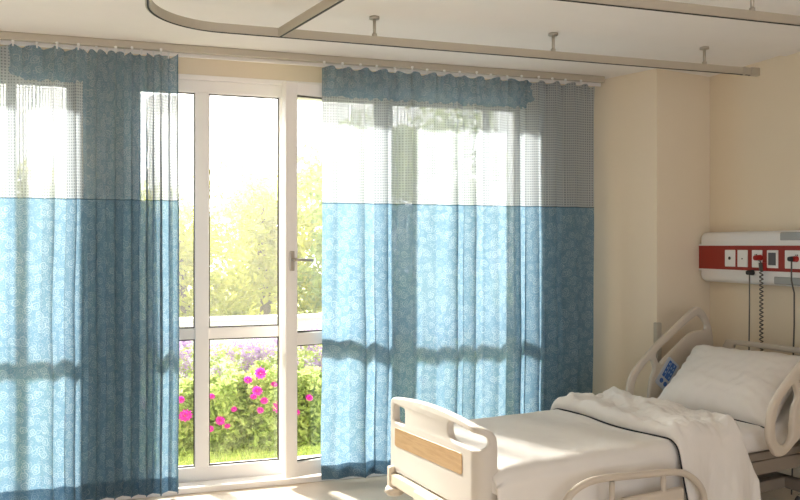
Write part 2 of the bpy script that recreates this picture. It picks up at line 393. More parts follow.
# ------------------------------------------------------------------ curtains
def curtain(label, x0, x1, ycen, pitch, amp, seed, shade_tint, top=2.54, bot=.03, dx=.0055, hooks=.11):
    rnd = random.Random(seed)
    t = thing('curtain', label, 'curtain', ((x0+x1)/2, ycen, 0), group='sheer two-tone curtains at the window')
    n = int((x1-x0)/dx); zs = []
    z = bot
    while z < top: zs.append(z); z += .03 if z < 2.2 else .02
    zs.append(top)
    # fold phase by x
    ph = []; p = rnd.random()*6
    for i in range(n+1):
        x = x0+(x1-x0)*i/n
        p += 2*math.pi*dx/(pitch(x)*(1+.45*nz(x*5.1, seed*3.1)))
        ph.append(p)
    vs_ = []; xs = []
    for k, z in enumerate(zs):
        f = (z-bot)/(top-bot)
        for i in range(n+1):
            x = x0+(x1-x0)*i/n
            a = amp(x)*(.70+.9*nz(x*3.7, seed+5, z*.35))*(1.0-.35*f)
            q = ph[i] + .5*nz(x*2.2, seed+9, z*.8)
            s1 = math.sin(q)
            y = ycen + a*(s1+.22*math.sin(2*q+1)) + .012*nz(x*13, z*1.1, seed)
            xx = x + a*.35*math.sin(2*q) + .02*(1-f)*nz(1.0, z*1.5, seed+2)
            # pinch pleats just below the top
            if f > .94:
                g_ = (f-.94)/.06; y += g_*.010*math.sin(x*2*math.pi/.055)
            zz = z + (.010*math.sin(x*2*math.pi/hooks) if k == len(zs)-1 else 0)
            if k == 0: zz += .012*nz(x*4, seed, 3)
            vs_.append((xx-(x0+x1)/2, y-ycen, zz)); xs.append(x)
    W = n+1
    fs = [(k*W+i, k*W+i+1, (k+1)*W+i+1, (k+1)*W+i) for k in range(len(zs)-1) for i in range(n)]
    me = bpy.data.meshes.new('fabric'); me.from_pydata(vs_, [], fs); me.update()
    # arc length for the weave
    arc = [0.0]; row = len(zs)//3
    for i in range(n):
        a, b = vs_[row*W+i], vs_[row*W+i+1]; arc.append(arc[-1]+math.hypot(a[0]-b[0], a[1]-b[1]))
    uvl = me.uv_layers.new(name='UVMap')
    for lp in me.loops:
        uvl.data[lp.index].uv = (arc[lp.vertex_index % W]+seed*1.3, vs_[lp.vertex_index][2])
    at = me.attributes.new('shade_tint', 'FLOAT', 'POINT')
    for vi in range(len(vs_)): at.data[vi].value = shade_tint(xs[vi], vs_[vi][2])
    link('fabric', me, M['curtain'], t, True)
    # doubled hem
    hs = [z for z in zs if z <= .125]
    hv = []
    for k in range(len(hs)):
        for i in range(n+1):
            v = vs_[k*W+i]; hv.append((v[0], v[1]+.004, v[2]))
    hf = [(k*W+i, k*W+i+1, (k+1)*W+i+1, (k+1)*W+i) for k in range(len(hs)-1) for i in range(n)]
    hm = bpy.data.meshes.new('hem'); hm.from_pydata(hv, [], hf); hm.update()
    ul = hm.uv_layers.new(name='UVMap')
    for lp in hm.loops: ul.data[lp.index].uv = (arc[lp.vertex_index % W]+seed*1.3+.5, hv[lp.vertex_index][2])
    link('hem', hm, M['curtain'], t, True)
    # gliders
    x = x0+.02; base = None
    while x < x1-.01:
        i = min(n, int((x-x0)/(x1-x0)*n)); v = vs_[(len(zs)-1)*W+i]
        if base is None:
            bm = bmesh.new(); add_box(bm, -.004, .004, -.003, .003, 0, .038, .001); add_box(bm, -.007, .007, -.006, .006, .026, .036, .001)
            base = bpy.data.meshes.new('hook'); bm.to_mesh(base); bm.free(); base.materials.append(M['plate'])
        h = bpy.data.objects.new('hook', base); COL.objects.link(h); h.parent = t; h.location = (v[0], v[1], top-.005)
        x += hooks
    return t
def ss(a, b, x):
    u = max(0, min(1, (x-a)/(b-a))); return u*u*(3-2*u)
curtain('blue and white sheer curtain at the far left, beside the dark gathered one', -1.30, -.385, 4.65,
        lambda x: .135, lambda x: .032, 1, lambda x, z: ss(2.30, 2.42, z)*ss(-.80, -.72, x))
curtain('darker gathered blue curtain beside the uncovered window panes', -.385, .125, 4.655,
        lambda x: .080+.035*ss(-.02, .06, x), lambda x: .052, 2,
        lambda x, z: max(ss(2.26, 2.40, z), (1-ss(-.06, 0.0, x))*.82), hooks=.05)  # most of the gathered net painted blue, standing in for its shade
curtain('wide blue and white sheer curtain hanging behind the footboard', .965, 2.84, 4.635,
        lambda x: .15, lambda x: .018+.018*ss(1.0, 1.3, x), 3, lambda x, z: ss(2.30, 2.42, z)*(1-ss(2.30, 2.45, x)))  # shade above the window top put into the net colour

# ------------------------------------------------------------------ cubicle curtain track hung from the ceiling
t = thing('cubicle_track', 'metal cubicle curtain track hung on short rods below the ceiling', 'curtain track', (.573, 3.74, 2.475))
off = t.location
TZ0, TZ1 = 2.457, 2.497
def sweep(bm, pts, hw=.011):
    n = len(pts); L_ = []
    for i, p in enumerate(pts):
        a = Vector(pts[max(i-1, 0)]); b = Vector(pts[min(i+1, n-1)]); d = (b-a).normalized(); s = Vector((-d.y, d.x))*hw
        L_.append([bm.verts.new((p[0]+s.x*k, p[1]+s.y*k, z)) for k, z in ((1, TZ0), (-1, TZ0), (-1, TZ1), (1, TZ1))])
    for A, B in zip(L_, L_[1:]):
        for k in range(4): bm.faces.new((A[k], A[(k+1) % 4], B[(k+1) % 4], B[k]))
    bm.faces.new(L_[0][::-1]); bm.faces.new(L_[-1]); bmesh.ops.recalc_face_normals(bm, faces=bm.faces)
def rail_part(pts):
    bm = bmesh.new(); sweep(bm, pts); o = from_bm('rail', bm, M['track'], t, off=off)
    bm = bmesh.new()
    z0, z1 = TZ0, TZ1
    globals()['TZ0'], globals()['TZ1'] = TZ0-.003, TZ0+.0005
    sweep(bm, pts, .004); globals()['TZ0'], globals()['TZ1'] = z0, z1
    from_bm('slot', bm, M['dark'], o, off=off)
rail_part([(.573, 3.74), (3.35, 3.74)])
arc = [(.573, 3.74)] + [(.30-.33*math.sin(R(a)), 3.41+.33*math.cos(R(a))) for a in range(0, 91, 6)] + [(-.03, 2.2)]
rail_part(arc)
brd = Vector((.2415, -.9705))
rail_part([(.573, 3.735), (.573+.2415*1.6, 3.735-.9705*1.6)])
rail_part([(.80, 2.83), (X1-.001, 2.83)])
bm = bmesh.new(); add_box(bm, 3.34, 3.402, 3.724, 3.756, TZ0-.004, TZ1+.004, .004); from_bm('end_stop', bm, M['steel'], t, off=off)
bm = bmesh.new(); add_box(bm, 3.285, 3.30, 3.725, 3.755, TZ0-.003, TZ1+.003, .002); from_bm('joint_clip', bm, M['steel'], t, off=off)
for x, y, zc in ((1.045, 3.74, HW-.014), (2.045, 3.74, HW-.014), (3.02, 3.74, HW-.014), (-.03, 3.38, HW-.014), (.70, 3.225, HW-.014), (2.54, 2.83, HW-.014), (1.2, 2.83, HW-.014)):
    bm = bmesh.new()
    cyl(bm, (x, y, TZ1-.002), (x, y, zc), .008); cyl(bm, (x, y, zc-.012), (x, y, zc), .026, .026, 20)
    cyl(bm, (x, y, TZ1-.002), (x, y, TZ1+.014), .013)
    from_bm('hanger', bm, M['steel'], t, True, off=off)

# ------------------------------------------------------------------ bed: local x runs foot -> head, local y = -w (w from far side to near side)
BO = (1.125, 3.68, 0); BR = R(9.8)
bed = thing('hospital_bed', 'cream hospital bed with wood inlaid footboard and side rails by the window', 'bed', BO, BR)
def mapplate(bm, f):
    for v in bm.verts: v.co = Vector(f(v.co.x, v.co.y, v.co.z))
    bmesh.ops.recalc_face_normals(bm, faces=bm.faces)
FA0, FA1, FR = -.50, .735, .05
def foot_map(a, z, n, base=0.0):
    if a > FA1: d = a-FA1; sgn = 1; c = FA1
    elif a < FA0: d = FA0-a; sgn = -1; c = FA0
    else: return (base+n, -a, z)
    L_ = FR*math.pi/2; th = min(d, L_)/FR; e_ = max(d-L_, 0)
    s = FR*(1-math.cos(th)) + e_; wv = FR*math.sin(th)
    s += n*math.cos(th); wv -= n*math.sin(th)
    return (base+s, -(c+sgn*wv), z)
outl = smooth_closed([(.002, .375), (.002, .50), (.002, .64), (.004, .685), (.022, .702), (.06, .711), (.2, .726), (.38, .735), (.56, .731), (.68, .722),
                      (.76, .713), (.80, .700), (.825, .680), (.838, .64), (.840, .50), (.840, .375), (.838, .352), (.74, .350), (.38, .350), (.04, .350), (.004, .352)], 5)
hn = smooth_closed([(.555, .66), (.56, .685), (.585, .695), (.68, .690), (.76, .683), (.79, .672), (.80, .652), (.795, .632), (.765, .618), (.68, .618), (.60, .620), (.565, .632)], 4)
hf = round_rect(.045, .155, .592, .672, .018)
bm = plate_bm([outl, hn, hf], .018, .010, 3)
for k in range(14):
    for c in (FA1+.0065*k,):
        bmesh.ops.bisect_plane(bm, geom=bm.verts[:]+bm.edges[:]+bm.faces[:], plane_co=(c, 0, 0), plane_no=(1, 0, 0))
mapplate(bm, foot_map)
fb = from_bm('footboard', bm, M['plastic'], bed); fb.data.polygons.foreach_set('use_smooth', [True]*len(fb.data.polygons))
md = fb.modifiers.new('es', 'EDGE_SPLIT'); md.split_angle = R(40)
wp = [(p.x, p.y + .03*(p.x-.3)) for p in round_rect(.055, .675, .482, .572, .014)]
bm = plate_bm([wp], .003, .0015, 1); mapplate(bm, lambda a, z, n: (-.0172+n, -a, z))
o = from_bm('wood_inlay', bm, M['wood'], fb); o['label'] = 'light oak inlay'
# headboard
outl = smooth_closed([(0.02, .42), (0.02, .75), (.045, .845), (.10, .868), (.42, .872), (.74, .868), (.795, .845), (.82, .75), (.82, .42)], 6)
hh = round_rect(.11, .73, .755, .838, .025)
bm = plate_bm([outl, hh], .016, .012, 3); mapplate(bm, lambda a, z, n: (2.31+n, -a, z))
from_bm('headboard', bm, M['rail'], bed)
# head side rails
ro = smooth_closed([(1.61, .45), (1.575, .52), (1.585, .62), (1.61, .68), (1.67, .745), (1.80, .85), (1.98, .966), (2.11, 1.05), (2.17, 1.066), (2.235, 1.024),
                    (2.285, .93), (2.305, .80), (2.29, .68), (2.15, .60), (1.95, .55), (1.80, .48), (1.71, .425), (1.65, .418)], 6)
rh1 = smooth_closed([(1.815, .805), (1.90, .862), (1.98, .912), (2.10, .985), (2.165, 1.010), (2.205, .985), (2.235, .945), (2.22, .918), (2.141, .917), (2.074, .893), (1.96, .818), (1.886, .768), (1.845, .738), (1.818, .76)], 4)
rh2 = smooth_closed([(1.63, .53), (1.643, .639), (1.70, .715), (1.763, .760), (1.79, .722), (1.792, .69), (1.77, .65), (1.755, .58), (1.745, .51), (1.709, .468), (1.66, .48)], 4)
def side_rail(wc, sgn):
    bm = plate_bm([ro, rh1, rh2], .016, .013, 3); mapplate(bm, lambda a, z, n: (a, -wc+n, z))
    r = from_bm('head_rail', bm, M['rail'], bed); r.data.polygons.foreach_set('use_smooth', [True]*len(r.data.polygons))
    e = r.modifiers.new('es', 'EDGE_SPLIT'); e.split_angle = R(50)
    bm = bmesh.new(); add_box(bm, 1.92, 1.98, -wc-.014, -wc+.014, .38, .56, .006); add_box(bm, 1.90, 2.0, -wc-.012+.03*sgn, -wc+.012+.03*sgn, .36, .40, .005)
    from_bm('rail_arm', bm, M['bedmetal'], r)
    return r
fr = side_rail(-.05, -1); nr = side_rail(.90, 1)
def keypad(rail, yy, sgn):
    # tilted control panel: u along the slope, v across
    c = Vector((1.893, .667)); u = Vector((.62, .785)).normalized(); v = Vector((-u.y, u.x))
    def rect(u0, u1, v0, v1, y, h, m, name, par, r=.004):
        P = [c+u*p.x+v*p.y for p in round_rect(u0, u1, v0, v1, r)]
        bm = plate_bm([P], h, .0005, 0); mapplate(bm, lambda a, z, n: (a, y+n, z))
        return from_bm(name, bm, m, par)
    k = rect(-.095, .095, -.055, .055, yy, .003, M['keypad'], 'control_panel', rail, .012)
    k['label'] = 'blue bed control keypad'
    y2 = yy+.0035*sgn
    rect(-.030, .080, -.036, .010, y2, .0012, M['blue'], 'keys', k)
    rect(-.030, .080, .014, .036, y2, .0012, M['blue'], 'keys', k)
    for a_, b_ in ((-.06, -.020), (-.058, .020)):
        P = [c+u*(a_+.015*math.cos(R(q)))+v*(b_+.015*math.sin(R(q))) for q in range(0, 360, 20)]
        bm = plate_bm([P], .0012, .0003, 0); mapplate(bm, lambda a, z, n: (a, y2+n, z)); from_bm('round_key', bm, M['blue'], k)
    y3 = yy+.0055*sgn
    for a_, b_ in ((-.012, -.022), (.014, -.022), (.044, -.022), (.066, -.016), (0, .025), (.03, .025), (.058, .025), (.014, -.002), (.044, -.002)):
        rect(a_-.007, a_+.007, b_-.005, b_+.005, y3, .0006, M['paleblue'], 'key_mark', k, .002)
keypad(fr, .05-.018, -1)
# emblem disc and round grip on near rail inner disc
bm = bmesh.new(); cyl(bm, (1.93, -.90-.014, .70), (1.93, -.90-.024, .70), .05, .046, 28); from_bm('round_cap', bm, M['rail'], nr)
# near foot-section rail (lowered): tube outline with bars
def mid_rail(wc, name):
    L_ = [(.30, .20), (.30, .35), (.325, .41), (.38, .452), (.486, .474), (.70, .462), (.937, .444), (1.035, .408), (1.10, .345), (1.12, .27), (1.12, .20)]
    P = [Vector((x, -wc, z)) for x, z in L_]
    Q = []
    for i in range(len(P)-1):
        p0, p1, p2, p3 = P[max(i-1, 0)], P[i], P[i+1], P[min(i+2, len(P)-1)]
        for j in range(6):
            t_ = j/6; Q.append(.5*((2*p1)+(-p0+p2)*t_+(2*p0-5*p1+4*p2-p3)*t_*t_+(-p0+3*p1-3*p2+p3)*t_**3))
    Q.append(P[-1])
    bm = bmesh.new(); tube(bm, Q, .0155, 12)
    r = from_bm(name, bm, M['rail'], bed, True)
    for x, z in ((.566, .455), (.862, .44)):
        bm = bmesh.new(); tube(bm, [(x, -wc, z), (x, -wc, .20)], .012, 10); from_bm('bar', bm, M['rail'], r, True)
    bm = bmesh.new(); add_box(bm, .62, .98, -wc-.016, -wc+.016, .26, .375, .014, 3); from_bm('bar', bm, M['rail'], r)
    bm = bmesh.new(); tube(bm, [(.30, -wc, .20), (1.12, -wc, .20)], .014, 10); from_bm('bar', bm, M['rail'], r, True)
    return r
mid_rail(.93, 'foot_rail'); mid_rail(-.085, 'foot_rail')
# chassis
bm = bmesh.new()
add_box(bm, .06, 2.27, -.075, -.035, .30, .37, .006); add_box(bm, .06, 2.27, -.805, -.765, .30, .37, .006)
for s in (.08, .8, 1.5, 2.2): add_box(bm, s, s+.05, -.79, -.05, .31, .36, .006)
add_box(bm, .10, 2.22, -.80, -.04, .372, .409, .004)
from_bm('bed_frame', bm, M['underframe'], bed)
bm = bmesh.new()
add_box(bm, -.040, -.001, -.80, -.03, .285, .343, .008)
add_box(bm, -.045, .012, -.052, -.018, .275, .372, .008)
add_box(bm, -.072, -.020, -.50, -.34, .20, .346, .008)
add_box(bm, -.045, .10, -.40, -.32, .24, .33, .006)
from_bm('foot_crossbar', bm, M['bedmetal'], bed)
for y in (-.055, -.78):
    bm = bmesh.new(); cyl(bm, (-.02, y, .252), (-.02, y, .275), .050, .042, 28); cyl(bm, (-.02, y, .238), (-.02, y, .252), .036, .050, 28)
    cyl(bm, (-.02, y, .27), (-.02, y, .292), .018)
    from_bm('bumper_wheel', bm, M['rail'], bed, True)
bm = bmesh.new(); add_box(bm, .15, 2.1, -.66, -.60, .14, .20, .008); add_box(bm, .15, 2.1, -.24, -.18, .14, .20, .008)
add_box(bm, .15, .21, -.78, -.06, .14, .20, .008); add_box(bm, 2.04, 2.10, -.78, -.06, .14, .20, .008)
add_box(bm, .45, .50, -.6, -.24, .18, .31, .006); add_box(bm, 1.7, 1.75, -.6, -.24, .18, .31, .006)
from_bm('base_frame', bm, M['underframe'], bed)
for s in (.18, 2.07):
    for y in (-.10, -.74):
        bm = bmesh.new(); cyl(bm, (s, y, .10), (s, y, .16), .014); add_box(bm, s-.02, s+.035, y-.022, y+.022, .075, .12, .006)
        c = from_bm('castor', bm, M['bedmetal'], bed)
        bm = bmesh.new(); cyl(bm, (s+.01, y-.016, .062), (s+.01, y+.016, .062), .062, .062, 28); from_bm('wheel', bm, M['rubber'], c, True)

# ------------------------------------------------------------------ mattress with raised head section
MW0, MW1 = .0, .815
def mat_top(s):
    b = 1.76
    return .54 + (max(0, s-b)**2*1.6 if s < b+.15 else .036+(s-b-.15)*.48)
def mattress():
    t = 0.13; n = 60; nj = 40
    prof = []                                            # rounded rectangle cross-section, w vs height
    hw = (MW1-MW0)/2; r = .045
    for cx, cz, a0 in ((hw-r, -r, 0), (-hw+r, -r, 90), (-hw+r, -t+r, 180), (hw-r, -t+r, 270)):
        for k in range(8):
            a = R(a0+90*k/7); prof.append(((MW0+MW1)/2+cx+r*math.cos(a), cz+r*math.sin(a)))
    vs_ = []; 
    S = [.045+(2.19-.045)*i/n for i in range(n+1)]
    for s in S:
        e_ = min(s-S[0], S[-1]-s); k = 1 if e_ > .04 else math.sqrt(max(0.0, 1-((.04-e_)/.04)**2))*.35+.65
        for (wv, dz) in prof:
            cw = (MW0+MW1)/2
            z = mat_top(s)+(-t/2+(dz+t/2)*k)
            vs_.append((s-(max(0, s-1.76)*.10), -(cw+(wv-cw)*(.97+.03*k)), z+.004*nz(s*4, wv*4)))
    m_ = len(prof)
    fs = [(i*m_+j, i*m_+(j+1) % m_, (i+1)*m_+(j+1) % m_, (i+1)*m_+j) for i in range(n) for j in range(m_)]
    fs += [tuple(range(m_)), tuple(n*m_+j for j in range(m_))[::-1]]
    me = bpy.data.meshes.new('mattress'); me.from_pydata(vs_, [], fs); me.update()
    bm = bmesh.new(); bm.from_mesh(me); bmesh.ops.recalc_face_normals(bm, faces=bm.faces); bm.to_mesh(me); bm.free()
    o = link('mattress', me, M['linen'], None, True); o.location = BO; o.rotation_euler = (0, 0, BR)
    return tag(o, 'white covered mattress lying on the hospital bed frame', 'mattress')
mattress()

# cloth draped across the bed: q runs from the far hang over the top to the near hang
def drape(q, lift, hang_far, hang_near, r=.055, w0=-.012, w1=.832, ztop=.545):
    top = (w1-w0)-2*r; L_ = R(90)*r
    x = q
    if x < hang_far: return w0, ztop-r-(hang_far-x), -1
    x -= hang_far
    if x < L_: a = x/r; return w0+r-r*math.cos(a), ztop-r+r*math.sin(a), 0
    x -= L_
    if x < top: return w0+r+x, ztop, 0
    x -= top
    if x < L_: a = x/r; return w1-r+r*math.sin(a), ztop-r+r*math.cos(a), 0
    x -= L_
    return w1, ztop-r-x, 1
def path_len(hf_, hn_, r=.055, w0=-.012, w1=.832): return hf_+hn_+(w1-w0)-2*r+R(180)*r
def fold_noise(s, wv, seed, f=1.0):
    # directional creases
    v = 0
    for k, (ax, ay, fr_, am) in enumerate(((.9, .5, 7, 1), (.3, 1.0, 9, .7), (1.0, -.6, 13, .45))):
        p = (s*ax+wv*ay)*fr_*f; n_ = nz(p, (s*ay-wv*ax)*fr_*.28*f, seed+k*7)
        v += am*(1-abs(n_)*2.2)
    return v/2.15
def sheet_fn(u, v):
    s = .045 + 1.28*u; hf_, hn_ = .06, .30
    q = path_len(hf_, hn_)*v; wv, z, side = drape(q, 0, hf_, hn_)
    z += (.005*fold_noise(s, wv, 1, .7)+.0025*fold_noise(s, wv, 4, 2)) if side == 0 else 0
    if s < .12: z -= (.12-s)**2*7*(1 if side == 0 else .3)
    if side == 1:
        d = (.49-z)
        wv += .012*d*8*math.sin(s*17+2*nz(s*3, 1)) + .006
    return (s, -wv, z)
o = grid_obj('bed_sheet', 110, 110, sheet_fn, M['linen'], None, .005); o.location = BO; o.rotation_euler = (0, 0, BR)
tag(o, 'white flat top sheet stretched over the mattress foot, draping over the near side', 'sheet')
BHF, BHN = .05, .42
def blanket_fn(u, v):
    q = path_len(BHF, BHN, .07)*v
    wv, z, side = drape(q, 0, BHF, BHN, .07, -.02, .858, .575)
    wfrac = max(0, min(1, wv/.84))
    s0 = .99+.03*wfrac+.02*math.sin(wv*9); s1 = 1.42+.06*wfrac+.02*math.sin(wv*11+1)
    if side == 1: d = .505-z; s1 += .42*min(d, .2)+.05*d; s0 += .10*d
    s = s0+(s1-s0)*u
    e_ = min(u, 1-u)*(s1-s0)
    k = 1 if e_ > .03 else math.sqrt(max(0, 1-((.03-e_)/.03)**2))
    if side == 1:
        d = .505-z
        wv += .006+d*(.10*math.sin(s*24+1.2*nz(s*4, 2))*.7+.06) + .010*min(1, d*8)*fold_noise(s*1.6, z*.6, 21, 1.2) - (1-k)*.008
    else:
        body = .026*fold_noise(s, wv, 3, 1.0) + .020*fold_noise(s, wv, 8, 1.7) + .007*fold_noise(s, wv, 18, 4.2) + .014*math.sin(s*19+wv*4+4*nz(s*2, wv*3, 5))
        z += (body+.012)*k - .022*(1-k)
    return (s, -wv, z)
o = grid_obj('blanket', 90, 150, blanket_fn, M['linen'], None, .008); o.location = BO; o.rotation_euler = (0, 0, BR)
bl = tag(o, 'crumpled white turned-down coverlet with dark piping across the middle of the bed', 'blanket')
bm = bmesh.new(); tube(bm, [Vector(blanket_fn(0.0, j/150))+Vector((-.003, 0, .002)) for j in range(151)], .0042, 6); from_bm('piping', bm, M['piping'], bl)

# ------------------------------------------------------------------ pillow
pil_c = Vector((1.865, -.465, .725))
pil = thing('pillow', 'plump white pillow propped against the head of the hospital bed', 'pillow', (0, 0, 0))
Bm = Matrix.Translation(BO) @ Matrix.Rotation(BR, 4, 'Z')
pil.location = Bm @ Vector((1.85, -.465, .575)); pil.rotation_euler = (0, 0, BR+R(9))
def pillow_half(sg):
    def f(u, v):
        a, b = u*2-1, v*2-1          # a across (w), b up the slope
        pa = 1-abs(a)**3.2; pb = 1-abs(b)**3.0
        h = .092*(max(pa, 0)*max(pb, 0))**.42
        W_, H_ = .352, .268
        x = a*W_*(1-.09*(1-b*b)) ; y = b*H_*(1-.09*(1-a*a))
        edge = min(1-abs(a), 1-abs(b))
        wr = (.017*fold_noise(x*1.5, y*1.5, 11, .8)*.9 + .004*fold_noise(x, y, 31, 2.6)*ss(-.1, .6, a))*min(1, edge*5)
        rad = .006*math.sin(math.atan2(b, a)*26)*math.exp(-edge*7)*min(1, edge*20)
        z = sg*(h+ (wr+rad)*(1 if sg > 0 else .4))
        z += .018*a*a*0
        tilt = R(36)
        X = y*math.cos(tilt)-z*math.sin(tilt); Z = y*math.sin(tilt)+z*math.cos(tilt)
        return (X, -x, Z+.115)
    return f
vv = []; ff = []; NU, NV = 90, 70
for sg in (1, -1):
    fn = pillow_half(sg); base = len(vv)
    for i in range(NU+1):
        for j in range(NV+1): vv.append(fn(i/NU, j/NV))
    for i in range(NU):
        for j in range(NV):
            q = (base+i*(NV+1)+j, base+(i+1)*(NV+1)+j, base+(i+1)*(NV+1)+j+1, base+i*(NV+1)+j+1)
            ff.append(q if sg < 0 else q[::-1])
me = bpy.data.meshes.new('pillow_case'); me.from_pydata(vv, [], ff); me.update()
bm = bmesh.new(); bm.from_mesh(me); bmesh.ops.remove_doubles(bm, verts=bm.verts, dist=1e-4); bmesh.ops.recalc_face_normals(bm, faces=bm.faces); bm.to_mesh(me); bm.free()
link('pillow_case', me, M['linen'], pil, True)
bm = bmesh.new(); fn = pillow_half(1)
tube(bm, [Vector(fn(i/60, 0.0)) for i in range(61)], .0035, 6); from_bm('piping', bm, M['piping'], pil)

# ------------------------------------------------------------------ bed-head service unit on the head wall
XF = X1-.105
def yy(px, X=None):
    u = (px-400)/776; return (X or XF)*(.9537-.3007*u)/(.3007+.9537*u)
t = thing('service_panel', 'long white wall unit with red socket strip above the bed head', 'wall panel', (X1, 4.0, 1.38))
off = Vector(t.location)
YE = yy(699)
bm = plate_bm([round_rect(YE-2.6, YE, 1.212, 1.542, .045, 8)], .052, .035, 5)
mapplate(bm, lambda a, z, n: (X1-.053+n, a, z)); o = from_bm('housing', bm, M['panel'], t, False, off)
o.data.polygons.foreach_set('use_smooth', [True]*len(o.data.polygons)); e = o.modifiers.new('es', 'EDGE_SPLIT'); e.split_angle = R(30)
box('red_strip', (XF-.004, XF+.03, YE-2.57, YE-.002, 1.298, 1.452), M['red'], t, .001, off=off)
box('strip_edge', (XF-.008, XF+.03, YE-2.57, YE-.004, 1.452, 1.464), M['panel'], t, .002, off=off)
box('strip_edge', (XF-.008, XF+.03, YE-2.57, YE-.004, 1.286, 1.298), M['panel'], t, .002, off=off)
box('reading_lamp_lens', (XF-.004, XF+.02, YE-2.3, yy(780), 1.482, 1.532), M['lens'], t, .008, 3, off=off)
box('lower_lens', (XF-.004, XF+.02, YE-2.3, yy(774), 1.222, 1.268), M['lens'], t, .008, 3, off=off)
def faceplate(p0, p1, deco):
    a, b = yy(p1), yy(p0)
    f = box('socket_plate', (XF-.010, XF-.003, a, b, 1.318, 1.425), M['plate'], t, .003, off=off)
    bm = bmesh.new(); c = (a+b)/2
    if deco == 'dot': cyl(bm, (XF-.009, c, 1.372), (XF-.014, c, 1.372), .010); m = M['dark']
    elif deco == 'pin': cyl(bm, (XF-.009, c, 1.37), (XF-.012, c, 1.37), .0045); m = M['dark']
    elif deco == 'screen': add_box(bm, XF-.013, XF-.009, a+.014, b-.014, 1.335, 1.41, .002); m = M['rubber']
    elif deco == 'holes':
        cyl(bm, (XF-.009, c, 1.397), (XF-.0115, c, 1.397), .004); cyl(bm, (XF-.009, c+.012, 1.397), (XF-.0115, c+.012, 1.397), .003); m = M['dark']
    from_bm('socket_face', bm, m, f, off=off)
    return a, b
faceplate(726, 736, 'dot'); faceplate(738.5, 748.5, 'pin'); faceplate(753, 763, 'holes'); faceplate(768, 779, 'screen'); faceplate(786, 812, 'holes')
# plugs and leads
def lead(name, label, px, z0, pts, m, r=.004, plugm=None, plug_r=.016, coil=False):
    y = yy(px, XF-.035)
    tt = thing(name, label, 'cable', (XF-.012, y, z0))
    o_ = tt.location
    bm = bmesh.new(); cyl(bm, (XF-.010, y, z0), (XF-.052, y, z0), plug_r, plug_r*.8, 18); add_box(bm, XF-.046, XF-.02, y-.010, y+.022, z0-.010, z0+.010, .003)
    from_bm('plug', bm, plugm or m, tt, off=o_)
    P = []
    for i in range(len(pts)-1):
        (a0, b0), (a1, b1) = pts[i], pts[i+1]; k = 40 if coil else 10
        for j in range(k):
            q = j/k; P.append((a0+(a1-a0)*q, b0+(b1-b0)*q))
    P.append(pts[-1]); Q = []
    for i, (a, b) in enumerate(P):
        if coil and b < z0-.03:
            Q.append((XF-.035+.010*math.cos(i*1.25), y+a+.010*math.sin(i*1.25), b))
        else: Q.append((XF-.035, y+a, b))
    bm = bmesh.new(); tube(bm, Q, r, 6); from_bm('lead', bm, M['cord'], tt, True, off=o_)
lead('power_lead', 'black plug with thin straight grey lead below the red strip', 749.5, 1.286, [(0, 1.28), (0, 1.1), (.004, .8), (.0, .6), (.01, .3), (.01, .02)], M['dark'], plug_r=.017)
lead('nurse_call_lead', 'dark coiled lead hanging from the red plug on the socket strip', 757, 1.378, [(0, 1.37), (-.03, 1.355), (-.035, 1.30), (-.035, 1.1), (-.035, .9), (-.035, .7), (-.035, .5), (-.035, .3)], M['redplug'], .004, M['redplug'], .019, coil=True)
lead('monitor_lead', 'plain grey lead hanging from the rightmost visible socket', 791.5, 1.375, [(0, 1.37), (0, 1.25), (-.02, 1.18), (-.02, 1.0), (-.012, .8), (-.012, .3), (0, .02)], M['dark'], .0045, M['dark'], .017)
bm = bmesh.new(); cyl(bm, (XF-.009, yy(798), 1.375), (XF-.035, yy(798), 1.375), .018, .014, 18)
o = from_bm('red_plug', bm, M['redplug'], None); tag(o, 'small red plug in the rightmost socket plate beside the grey lead', 'plug')
box('red_clip', (XF-.03, XF-.004, yy(768), yy(764), 1.30, 1.35), M['redplug'], t, .003, off=off)

# ------------------------------------------------------------------ garden
GZ = -.10
bm = bmesh.new(); add_box(bm, -14, 22, YW+.23, 40, GZ-.1, GZ); o = struct('lawn', bm, M['lawn'], 'sunlit green lawn outside the window')
bm = bmesh.new(); add_box(bm, -10, 18, 7.9, 8.75, GZ, GZ+.012); struct('path', bm, M['gaspath'], 'pale path behind the flower bed')
bm = bmesh.new(); add_box(bm, -10, 18, 9.0, 9.16, GZ, .60, .01); add_box(bm, -10, 18, 8.97, 9.19, .60, .64, .008)
o = struct('garden_wall', bm, M['gwall'], 'low white garden wall behind the flowers'); 
rnd = random.Random(5)
def leaves(n, pos, size, rg, asp=.55):
    vs_ = []; fs = []
    for _ in range(n):
        c = Vector(pos(rg)); s = size*rg.uniform(.6, 1.3)
        d = Vector((rg.gauss(0, 1), rg.gauss(0, 1), rg.gauss(0, .7)+.3)).normalized(); e_ = d.cross(Vector((rg.gauss(0, 1), rg.gauss(0, 1), rg.gauss(0, 1)))).normalized()
        b = len(vs_); nrm = d.cross(e_)*s*.15
        vs_ += [c-d*s*.5, c+e_*s*asp*.5+nrm, c+d*s*.5, c-e_*s*asp*.5+nrm]; fs.append((b, b+1, b+2, b+3))
    return [tuple(v) for v in vs_], fs
def leaf_obj(name, n, pos, size, rg, m, parent=None, off=(0, 0, 0)):
    vs_, fs = leaves(n, pos, size, rg); o_ = Vector(off)
    me = bpy.data.meshes.new(name); me.from_pydata([tuple(Vector(v)-o_) for v in vs_], [], fs); me.update()
    return link(name, me, m, parent)
